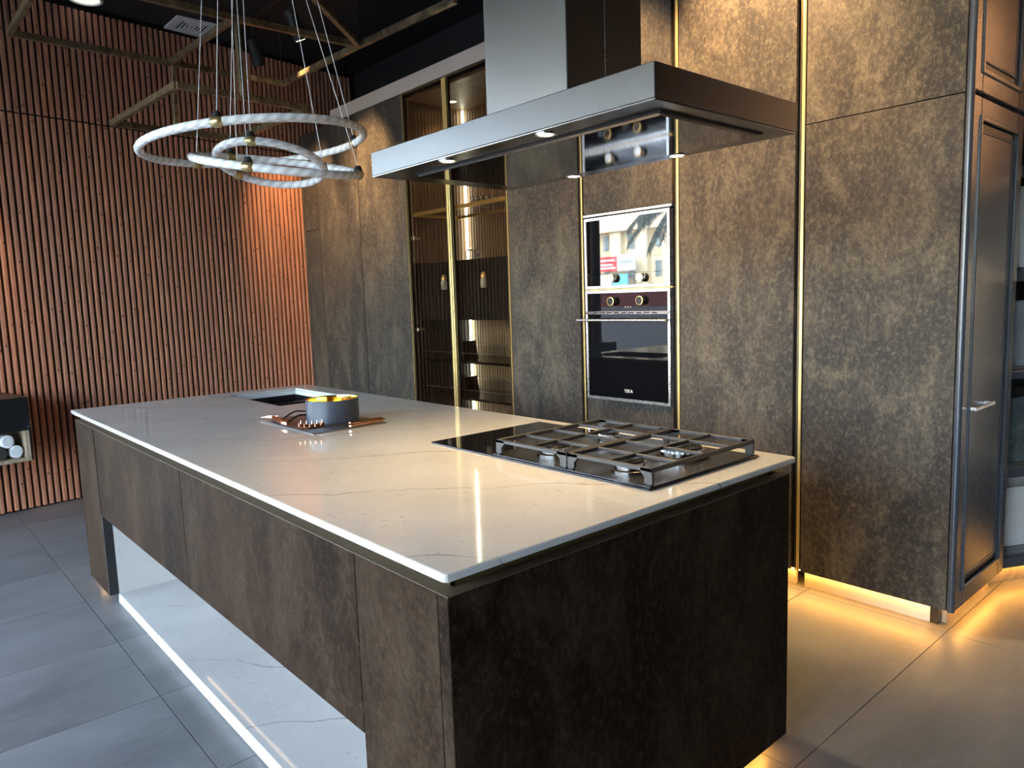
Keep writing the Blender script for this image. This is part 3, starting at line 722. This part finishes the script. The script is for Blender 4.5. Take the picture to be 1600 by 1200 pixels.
point_light('cabinet_light', dc, (-2.80, 2.70, ZTOP - .07), 'SPOT', 2.5, WARM2, (-2.85, 2.85, 0), .02, 110, .8)
SM = -3.205
def gdoor(x0, x1):
    bm = nb(); w = .014
    for a in ((x0, x0 + w, ZT, ZTOP), (x1 - w, x1, ZT, ZTOP), (x0 + w, x1 - w, ZT, ZT + w), (x0 + w, x1 - w, ZTOP - w, ZTOP)):
        box(bm, a[0], a[1], YW, YW + .022, a[2], a[3], .001)
    d = obj('door', bm, 'brass_dark', dc)
    obj('pane', box(nb(), x0 + w, x1 - w, YW + .006, YW + .011, ZT + w, ZTOP - w), 'bronzeglass', d)
    return d
dl = gdoor(DX0, SM - .022); dr2 = gdoor(SM + .022, DX1)
for a in ((SM - .021, SM - .002), (SM + .004, SM + .021)): B('grip_profile', 'gold', dc, *a, YW - .012, YW + .022, ZT, ZTOP - .01, b=.003)
B('edge_profile', 'gold', dc, DX0 - .006, DX0 - .001, YW - .002, YW + .02, ZT, ZTOP)
B('edge_profile', 'gold', dc, DX1 + .001, DX1 + .006, YW - .002, YW + .02, ZT, ZTOP)
for z in (1.885, 1.19, .5):
    h = obj('hinge', box(nb(), DX0 + .016, DX0 + .055, YW + .013, YW + .032, z - .014, z + .014, .003), 'alu', dl)
    obj('hinge_arm', box(nb(), DX0 + .021, DX0 + .04, YW + .032, YW + .085, z - .009, z + .009, .002), 'alu', h)
# gold and glass bottles hanging as handles on the dark drawers
def hanging(x, lab):
    t = thing('hanging_bottle', lab, 'bottle', (x, YW + .045, 1.48), 0, 'small hanging bottles')
    obj('glass_body', lathe(nb(), [(0, 0), (.020, 0), (.024, .01), (.024, .055), (.018, .07), (.012, .078), (0, .079)], (x, YW + .045, 1.485), 20), 'acrylic', t)
    obj('gold_cap', lathe(nb(), [(.019, .071), (.021, .080), (.018, .098), (.008, .110), (0, .111)], (x, YW + .045, 1.485), 20), 'gold', t)
    obj('cord', tube(nb(), [(x, YW + .045, 1.595), (x, YW + .048, 1.64), (x, YW + .064, 1.675)], .0015, 6), 'black', t)
hanging(-3.365, 'small gold-capped glass bottle hanging behind the left glass door'); hanging(-2.905, 'small gold-capped glass bottle hanging behind the right glass door')
# things on the shelves
tp = thing('glass_teapot', 'clear glass teapot standing on the black drawers in the display cabinet', 'teapot', (-3.19, YW + .16, 1.690))
TPX, TPY = -3.16, YW + .16
obj('body', lathe(nb(), [(.001, .0005), (.045, .0005), (.056, .02), (.055, .05), (.044, .068), (.043, .070), (.042, .067), (.052, .048), (.052, .022), (.042, .006), (.001, .006)], (TPX, TPY, 1.690), 28), 'glass', tp)
obj('lid', lathe(nb(), [(.044, .070), (.040, .076), (.010, .082), (.010, .09), (0, .092)], (TPX, TPY, 1.690), 24), 'alu', tp)
obj('handle', tube(nb(), [(TPX + .052, TPY, 1.745), (TPX + .085, TPY, 1.748), (TPX + .09, TPY, 1.72), (TPX + .075, TPY, 1.702), (TPX + .05, TPY, 1.705)], .004, 8), 'alu', tp)
obj('spout', tube(nb(), [(TPX - .05, TPY, 1.712), (TPX - .072, TPY, 1.728), (TPX - .085, TPY, 1.75)], .007, 8), 'glass', tp)
cb = thing('crystal_bowl', 'cut crystal bowl on the gold-edged shelf of the display cabinet', 'bowl', (-3.10, YW + .25, 2.064))
bm = nb()
CBX, CBY = -3.08, YW + .22
lathe(bm, [(.001, .001), (.035, .001), (.05, .01), (.085, .040), (.10, .066), (.096, .067), (.08, .043), (.045, .014), (.001, .008)], (CBX, CBY, 2.064), 28)
obj('bowl', bm, 'glass', cb)
bm = nb()
for k in range(14):
    a = 2 * PI * k / 14; sph(bm, (CBX + .088 * math.cos(a), CBY + .088 * math.sin(a), 2.064 + .048), .012, (1, 1, 1.3), 8, 6)
obj('facets', bm, 'acrylic', cb)
for z, lab in ((.9635, 'black tapered knife block on the upper dark shelf of the display cabinet'), (.6935, 'black tapered knife block on the lower dark shelf of the display cabinet')):
    t = thing('knife_block', lab, 'knife block', (-3.42, YW + .2, z), 0, 'black knife blocks')
    bm = nb(); prism(bm, [(-.105, 0), (.115, 0), (.085, .135), (-.09, .135)], lambda u, v, d: Vector((-3.40 + u, d, z + v)), YW + .15, YW + .28)
    obj('block', bm, 'enamel', t); obj('badge', box(nb(), -3.46, -3.44, YW + .148, YW + .15, z + .05, z + .056), 'alu', t)
bx = obj('storage_box', box(nb(), -2.72, -2.62, YW + .12, YW + .4, .9635, 1.13, .004), 'enamel', origin=(-2.67, YW + .26, .9635))
props(bx, 'upright black box at the right end of the dark shelf behind glass', 'box')

# toe-kick light
tk = thing('kick_light', 'warm glowing light strip under the tall bronze cabinets', 'light strip', (-2.7, YW + .03, ZT))
B('led_strip', 'warm', tk, -5.4, .02, YW + .030, YW + .040, ZT - .007, ZT - .001)
# fascia board
fa = obj('trim_1', box(nb(), -4.845, .02, YW - .004, YW + .02, ZTOP + .003, 3.055), 'offwhite'); props(fa, kind='structure')

# ================================================================== CLASSIC CABINET + BOOKCASE
cl = thing('classic_cabinet', 'slate-blue panelled cabinet with a bar handle on the corner at right', 'cabinet', (.03, 2.75, 0))
CXF = .072
B('carcass', 'slate', cl, .045, CXF - .022, YW + .004, 3.09, ZT, 3.3)
B('side_plinth', 'kickstone', tc6, .004, .024, YW + .08, 3.06, 0, ZT)
B('corner_plinth', 'steel_dark', tc6, -.030, .003, YW + .045, YW + .078, 0, ZT)
kl = thing('kick_light', 'short warm light strip under the slate-blue corner cabinet', 'light strip', (.04, 2.8, ZT - .007))
B('led_strip', 'warm', kl, .046, .054, YW + .10, 3.06, ZT - .007, ZT - .001)
def panel_door(z0, z1):
    y0, y1 = YW + .006, 3.088
    st = .085
    bm = nb()
    for a in ((y0, y0 + st, z0, z1), (y1 - st, y1, z0, z1), (y0 + st, y1 - st, z0, z0 + st), (y0 + st, y1 - st, z1 - st, z1)):
        box(bm, CXF - .021, CXF, a[0], a[1], a[2], a[3], .004)
    d = obj('door', bm, 'slate', cl)
    def ring(name, i0, i1, x0, x1, mat):
        bm = nb()
        for a in ((y0 + i0, y0 + i1, z0 + i0, z1 - i0), (y1 - i1, y1 - i0, z0 + i0, z1 - i0), (y0 + i1, y1 - i1, z0 + i0, z0 + i1), (y0 + i1, y1 - i1, z1 - i1, z1 - i0)):
            box(bm, x0, x1, a[0], a[1], a[2], a[3], .003)
        obj(name, bm, mat, d)
    ring('moulding', st - .016, st + .004, CXF - .004, CXF + .007, 'slate')
    ring('moulding', st + .004, st + .036, CXF - .016, CXF - .009, 'slatemould')
    ring('moulding', st + .034, st + .044, CXF - .016, CXF - .003, 'slate')
    obj('field', box(nb(), CXF - .018, CXF - .006, y0 + st + .042, y1 - st - .042, z0 + st + .042, z1 - st - .042, .003), 'slate', d)
    return d
d1 = panel_door(ZT, 2.113); d2 = panel_door(2.128, 3.3)
h = obj('bar_handle', box(nb(), CXF + .022, CXF + .032, 2.52, 2.75, .906, .920, .002), 'alu', d1)
for y in (2.535, 2.735): obj('handle_post', box(nb(), CXF - .006, CXF + .024, y - .008, y + .008, .907, .919, .001), 'alu', h)
obj('corner_bead', cyl(nb(), (CXF - .012, YW + .002, ZT), (CXF - .012, YW + .002, 3.3), .014, .014, 16), 'slate', cl)

BA = math.atan2(.45, -.9)   # local x runs along the bookcase front
bk = thing('bookcase', 'slate-blue open bookcase of material samples beside the panelled cabinet', 'bookcase', (.066, 3.105, 0), math.atan2(.89, .45))
# local frame: x along the front (away), y = into the case
def bb(name, mat, a, lab=None): return obj(name, box(nb(), *a, .002), mat, bk, local=True, label=lab)
bb('side_panel', 'slate', (-.028, .0, 0.0, .34, ZT, 3.3)); bb('side_panel', 'slate', (1.10, 1.125, 0.0, .34, ZT, 3.3))
bb('back_panel', 'blackwood', (0, 1.1, .32, .34, ZT, 3.3)); bb('plinth', 'kickstone', (-.02, 1.1, .05, .07, 0, ZT)); bb('top', 'slate', (0, 1.1, 0, .32, 3.27, 3.3))
SH = [(.086, .146), (.515, .578), (.972, 1.022), (1.410, 1.472), (1.86, 1.92), (2.30, 2.36)]
for a, b in SH:
    s = bb('shelf', 'slate', (0, 1.1, .012, .32, a + .012, b)); obj('shelf_lip', box(nb(), 0, 1.1, 0, .014, a, b - .012, .004), 'slate', s, local=True)
obj('led_strip', box(nb(), 0, 1.05, .03, .04, ZT - .007, ZT - .001), 'warm', bk, local=True)
def slab(nm, lab, mat, x0, x1, y0, z0, h, th=.012, tilt=.06):
    o = obj(nm, box(nb(), x0, x1, 0, th, 0, h, .0015), mat, None); o.matrix_world = wm(bk) @ Matrix.Translation((0, y0, z0)) @ Matrix.Rotation(-tilt, 4, 'X')
    props(o, lab, 'sample', 'material samples in the bookcase')
slab('sample_board', 'speckled stone sample board at the near end of the bottom bookcase shelf', 's_terrazzo', .004, .035, .03, .1465, .28, .02, .03)
slab('sample_board', 'white sample board in front on the bottom bookcase shelf', 's_white', .036, .30, .10, .1465, .285, .012, .05)
slab('sample_board', 'taller white sample board leaning at the back of the bottom shelf', 's_white', .05, .60, .22, .1465, .30, .012, .1)
slab('sample_board', 'glossy dark green stone sample on the second bookcase shelf', 's_green', .004, .15, .04, .5785, .30, .014, .04)
slab('sample_board', 'black stone sample behind the dark green one', 's_black', .03, .50, .14, .5785, .33, .014, .06)
slab('sample_board', 'grey-blue sample board on the third bookcase shelf', 's_grey', .01, .40, .06, 1.0225, .30, .03, .03)
slab('sample_board', 'large white sample board on the fourth bookcase shelf', 's_white', .004, .45, .05, 1.4725, .36, .014, .04)

# ================================================================== WALL VANITY (far left)
vn = thing('vanity_unit', 'wall-hung vanity with black marble drawer over an open oak niche', 'vanity', tuple(wloc(0, 0, .44)), TH)
vn0, vn1, vs0, vs1 = .003, .507, -.98, -.058
def vb(name, mat, *a, b=.002, par=None): return obj(name, box(nb(), *a[:4], a[4] - .44, a[5] - .44, b), mat, par or vn, local=True)
vb('drawer', 'marble', vn0, vn1, vs0, vs1 + .004, .648, .868)
vb('niche_floor', 'oak', vn0, vn1 - .015, vs0, vs1 - .004, .441, .465); vb('niche_side', 'oak', vn0, vn1 - .015, vs1 - .032, vs1 - .005, .4655, .645)
vb('niche_side', 'oak', vn0, vn1 - .015, vs0, vs0 + .024, .4655, .645); vb('niche_back', 'oak', vn0, vn0 + .02, vs0 + .024, vs1 - .032, .4655, .645)
vb('side_cover', 'slate', vn0, vn1 - .03, vs1 - .004, vs1 + .012, .443, .648)
def towel(s_, z, mat, lab):
    bm = nb(); cyl(bm, (0, 0, 0), (.25, 0, 0), .042, .042, 24)
    bmesh.ops.bevel(bm, geom=[e for e in bm.edges if abs(e.calc_face_angle(0)) > 1], offset=.012, segments=3, affect='EDGES')
    pts = [(.2525, (.004 + .0014 * a) * math.cos(a), (.004 + .0014 * a) * math.sin(a)) for a in [k * .5 for k in range(46)]]
    tube(bm, pts, .002, 5)
    bm.transform(Matrix.Translation(wloc(.21, s_, z)) @ Matrix.Rotation(TH, 4, 'Z'))
    t = obj('rolled_towel', bm, mat, None, origin=wloc(.21, s_, z)); props(t, lab, 'towel', 'rolled towels in the vanity niche')
towel(-.137, .508, 'towel', 'rolled white towel on the niche floor, nearest the vanity end')
towel(-.223, .508, 'towel_dark', 'rolled dark towel beside the white one on the niche floor')
towel(-.180, .582, 'towel', 'rolled white towel lying on top of the other two')

# ================================================================== CHANDELIER
ch = thing('ring_chandelier', 'chandelier of three tilted twisted-glass rings on thin wires above the island', 'chandelier', (-2.34, .72, CEIL))
obj('canopy', cyl(nb(), (-2.335, .72, CEIL - .04), (-2.335, .72, CEIL), .17, .17, 40), 'gold', ch)
RINGS = [((-2.0589, .5835, 2.094), (-.0356, -.0944), .4518, (140.4, 12.6, 265.5), ((-2.376, .667), (-2.407, .628), (-2.257, .816))),
         ((-1.9886, .6469, 2.0002), (.2482, -.0172), .3385, (136.8, 13.5, 227.7), ((-2.368, .678), (-2.332, .723), (-2.313, .747))),
         ((-2.0118, .6222, 2.0051), (-.1495, .211), .2164, (137.7, 17.1, 244.8), ((-2.344, .708), (-2.364, .682), (-2.283, .784)))]
for c, nn, r, beads, tops in RINGS:
    N = Vector((nn[0], nn[1], 1)).normalized(); a = N.cross(Vector((0, 1, 0))).normalized(); b = N.cross(a); c = Vector(c)
    f = lambda t: c + r * (math.cos(t) * a + math.sin(t) * b)
    n = 96
    bm = tube(nb(), [f(2 * PI * k / n) for k in range(n)], .0165, 12, True, (2 * PI * r / .012 * .157, .157 * 6))
    rg = obj('ring', bm, 'acrylic', ch)
    for dg, tp_ in zip(beads, tops):
        t = math.radians(dg); p = f(t); tg = (f(t + .01) - f(t - .01)).normalized()
        bd = obj('bead', cyl(tube(nb(), [p - tg * .02, p - tg * .012, p, p + tg * .012, p + tg * .02], .02, 14, radii=[.0165, .0205, .022, .0205, .0165]), p - tg * .0225, p + tg * .0225, .0158), 'antique', rg)
        obj('bead_cap', cyl(nb(), p + Vector((0, 0, .016)), p + Vector((0, 0, .036)), .019, .012, 14), 'black', bd)
        obj('wire', cyl(nb(), p + Vector((0, 0, .034)), (tp_[0], tp_[1], CEIL - .03), .0017, .0017, 6), 'wire', rg)

# ================================================================== BRASS FRAME LIGHT
fr = thing('brass_frame_light', 'hanging worn brass frame lamp of joined open rectangles near the slatted wall', 'ceiling lamp', (-3.9, 1.0, CEIL))
ZU, ZL = 3.10, 2.66; w = .015
def bar(p, q, name='bar', ww=w):
    p = Vector(p); q = Vector(q); d = (q - p); Ln = d.length; d.normalize()
    up = Vector((0, 0, 1)) if abs(d.z) < .9 else Vector((1, 0, 0))
    s = d.cross(up).normalized(); up = s.cross(d)
    bm = nb(); box(bm, 0, Ln, -ww, ww, -ww * 1.3, ww * 1.3, .002)
    bm.transform(Matrix(((d.x, s.x, up.x, p.x), (d.y, s.y, up.y, p.y), (d.z, s.z, up.z, p.z), (0, 0, 0, 1))))
    return obj(name, bm, 'brass', fr)
N1 = (-4.45, 1.03, ZU); N2 = (-3.41, 1.08, ZU); N3 = (-4.42, .10, ZU); N3b = (-3.38, .12, ZU); N5 = (-4.48, 1.86, ZU); N4 = (-3.39, 1.90, ZU); N6 = (-2.42, 1.965, ZU)
for p, q in ((N3, N1), (N1, N2), (N2, N3b), (N3b, N3), (N1, N5), (N5, N4), (N4, N2), (N4, N6), (N4, (-2.80, 1.25, ZU))): bar(p, q)
P1 = (-4.53, .645, ZL); P2 = (-3.40, .715, ZL); P3 = (-3.45, 1.54, ZL); P4 = (-4.52, 1.49, ZL)
for p, q in ((P1, P2), (P2, P3), (P3, P4), (P4, P1)): bar(p, q)
bar((-4.50, 1.05, ZL), (-4.45, 1.05, ZU), 'post'); bar((-3.42, 1.10, ZL), (-3.42, 1.10, ZU), 'post')
for p in (N3, N5, N4, N3b, N6, (-2.80, 1.25, ZU)): obj('hanging_wire', cyl(nb(), (p[0], p[1], ZU), (p[0], p[1], CEIL), .0025, .0025, 6), 'black', fr)

# ================================================================== CEILING FITTINGS
vt = thing('air_vent', 'square white air vent in the black ceiling', 'vent', (-5.25, 1.48, CEIL), .02)
bm = nb(); o = .17
for a in ((-o, o, -o, -o + .05), (-o, o, o - .05, o), (-o, -o + .05, -o + .05, o - .05), (o - .05, o, -o + .05, o - .05)): box(bm, *a, -.014, 0)
obj('frame', bm, 'white', vt, local=True)
obj('duct', box(nb(), -.121, .121, -.121, .121, -.0015, 0), 'black', vt, local=True)
for k, rr in enumerate((.108, .080, .052, .026)):
    bm = nb(); lw = .009
    for a in ((-rr, rr, -rr, -rr + lw), (-rr, rr, rr - lw, rr), (-rr, -rr + lw, -rr + lw, rr - lw), (rr - lw, rr, -rr + lw, rr - lw)): box(bm, *a, -.010, -.0025)
    obj('louver', bm, 'white', vt, local=True)
dlt = thing('ceiling_downlight', 'round white downlight in the black ceiling above the slatted wall', 'ceiling lamp', (-5.14, .72, CEIL))
obj('trim_ring', lathe(nb(), [(.115, 0), (.115, -.012), (.10, -.016), (.095, -.006), (0, -.006)], (-5.14, .70, CEIL), 36), 'white', dlt)
obj('diffuser', lathe(nb(), [(.094, -.007), (0, -.010)], (-5.14, .70, CEIL), 36), 'lampwhite', dlt)
tr = obj('lighting_track', box(nb(), -5.5, .6, 1.755, 1.795, CEIL - .03, CEIL), 'black', origin=(-2.5, 1.775, CEIL)); props(tr, 'long black lighting track on the ceiling before the tall cabinets', 'track')
tr2 = obj('lighting_track', box(nb(), -4.32, -4.28, -1.2, 1.5, CEIL - .03, CEIL), 'black', origin=(-4.3, .1, CEIL)); props(tr2, 'black lighting track running along the slatted wall', 'track')
def spot(lab, loc, tgt, e, ang, col=WARM, ty=1.86, blend=.7):
    loc = Vector(loc); d = (Vector(tgt) - loc).normalized()
    t = thing('track_spotlight', lab, 'spotlight', (loc.x, loc.y, CEIL - .03), 0, 'black track spotlights')
    obj('adapter', box(nb(), loc.x - .02, loc.x + .02, loc.y - .02, loc.y + .02, CEIL - .09, CEIL - .03), 'black', t)
    obj('stem', cyl(nb(), (loc.x, loc.y, CEIL - .09), loc, .012), 'black', t)
    a = loc - d * .09; b = loc + d * .11
    bm = nb(); tube(bm, [a, b], .045, 20)
    obj('lamp_head', bm, 'black', t)
    obj('lens', cyl(nb(), b, b + d * .002, .036, .036, 20), 'hoodled', t)
    point_light('spot_light', t, b + d * .02, 'SPOT', e, col, tgt, .03, ang, blend)
spot('black spotlight aimed at the corner of slats and bronze cabinets', (-4.75, 1.775, 3.40), (-5.30, 2.42, 2.05), 100., 55)
spot('black spotlight aimed at the bronze door left of the glass cabinet', (-4.05, 1.775, 3.40), (-4.35, 2.45, 2.15), 210., 62, WARM, 1.775, 1.)
spot('black spotlight aimed at the bronze door right of the ovens', (-.95, 1.775, 3.42), (-.80, 2.45, 2.35), 200., 72)
spot('black spotlight aimed at the wide corner cabinet', (.15, 1.775, 3.42), (-.25, 2.45, 2.0), 55., 75, WARM2)
spot('black spotlight aimed at the bronze door above the ovens', (-1.75, 1.775, 3.42), (-1.75, 2.45, 2.2), 110., 75)
spot('added unseen spotlight warming the brown soffit that the slate-blue cabinet mirrors', (1.2, 4.4, 3.40), (1.1, 5.6, 2.6), 420., 100, WARM2, 4.6)  # unseen lamp, added to brighten the soffit for the cabinet's reflection
spot('black spotlight aimed at the slats above the vanity', (-4.3, -.15, 3.40), (-5.15, -.42, 1.5), 60., 42, WARM, -.15)

# ================================================================== STREET OUTSIDE (seen reflected in the microwave door)
gd = obj('ground', box(nb(), -140, 60, -120, -4.75, -.15, -.03), 'pave'); props(gd, kind='structure')
bd = thing('street_building', 'cream building with recessed windows across the street, mirrored in the microwave', 'building', (-60, -68, 0))
B('wall', 'facade', bd, -100, -20, -76, -68.4, -.03, 16)
B('parapet', 'facade', bd, -100, -20, -68.4, -66.9, 9.3, 16)
pme = mesh_from(box(nb(), -.9, .9, -.45, .45, 0, 9.3), 'pier', 'facade')
for k in range(18): inst('pier', pme, bd, (-95.1 + 4.2 * k + 60, .05, 0))
wme = mesh_from(box(nb(), -.5, .5, -.05, .05, -1.0, 1.0), 'window', 'fwin'); sme = mesh_from(box(nb(), -.9, .9, -.1, .1, -.4, .4), 'spandrel', 'facade2')
for k in range(18):
    x = -93.1 + 4.2 * k
    for z in (8.0, 4.4):
        inst('window', wme, bd, (x + 60, -.35, z)); inst('spandrel', sme, bd, (x + 60, -.32, z - 1.6))
sg = thing('shop_sign', 'red and pale shop signboard across the street, mirrored in the microwave', 'sign', (-61, -66, 4.5))
B('red_board', 'signred', sg, -64.4, -59.85, -66.1, -65.9, 4.3, 6.1); B('pale_board', 'signwhite', sg, -59.85, -57.0, -66.1, -65.9, 4.3, 6.3)
MT = lambda x, z: Matrix.Translation((x, -65.88, z)) @ Matrix.Rotation(PI, 4, 'Z') @ Matrix.Rotation(PI / 2, 4, 'X')
text('lettering', 'Elegance', .72, 'signink', sg, MT(-58.42, 5.45), .01)
bm = nb()
for x0, x1, z in ((-63.2, -60.2, 5.65), (-63.0, -60.6, 5.1), (-63.2, -60.1, 4.7)): box(bm, x0, x1, -65.89, -65.86, z - .13, z + .13)
obj('white_bars', bm, 'white', sg)
B('icon', 'white', sg, -64.2, -63.5, -65.89, -65.86, 4.6, 5.9)
B('blue_board', 'signcyan', sg, -60.6, -58.2, -66.1, -65.9, 2.3, 3.9); B('lower_board', 's_white', sg, -64.2, -60.8, -66.1, -65.9, 2.3, 3.9)
B('post', 'signink', sg, -64.3, -64.1, -66.1, -65.9, -.03, 4.3); B('post', 'signink', sg, -57.3, -57.1, -66.1, -65.9, -.03, 4.3)
hg = obj('street_fence', box(nb(), -100, -20, -60, -59.5, -.03, 2.4), 'darkred', origin=(-60, -60, 0)); props(hg, 'dark red low fence along the far side of the street', 'fence')
pm = thing('palm_tree', 'palm tree with drooping dark fronds in the street, mirrored in the microwave', 'tree', (-22.6, -28, 0))
obj('trunk', cyl(nb(), (-22.6, -28, -.03), (-22.6, -28, 6.4), .28, .2, 10), 'bark', pm)
for k in range(26):
    a = 2 * PI * k / 26 + random.uniform(-.1, .1); ln = random.uniform(2.4, 3.4); up = random.uniform(-.2, 1.)
    pts = []
    for i in range(9):
        u = i / 8; pts.append(Vector((-22.6 + math.cos(a) * ln * u, -28 + math.sin(a) * ln * u, 6.4 + up * u * 1.6 - 2.6 * u * u)))
    bm = nb(); tube(bm, pts, .03, 5)
    for i in range(1, 9):
        for s in (-1, 1):
            for q in range(3):
                p = pts[i - 1].lerp(pts[i], q / 3); side_ = Vector((-math.sin(a), math.cos(a), 0)) * s
                e = p + side_ * .28 + Vector((math.cos(a) * .18, math.sin(a) * .18, -.45 - random.uniform(0, .25)))
                t1 = Vector((math.cos(a), math.sin(a), 0)) * .09
                v = [bm.verts.new(x) for x in (p - t1, p + t1, e)]; bm.faces.new(v)
    obj('frond', bm, 'frond', pm)
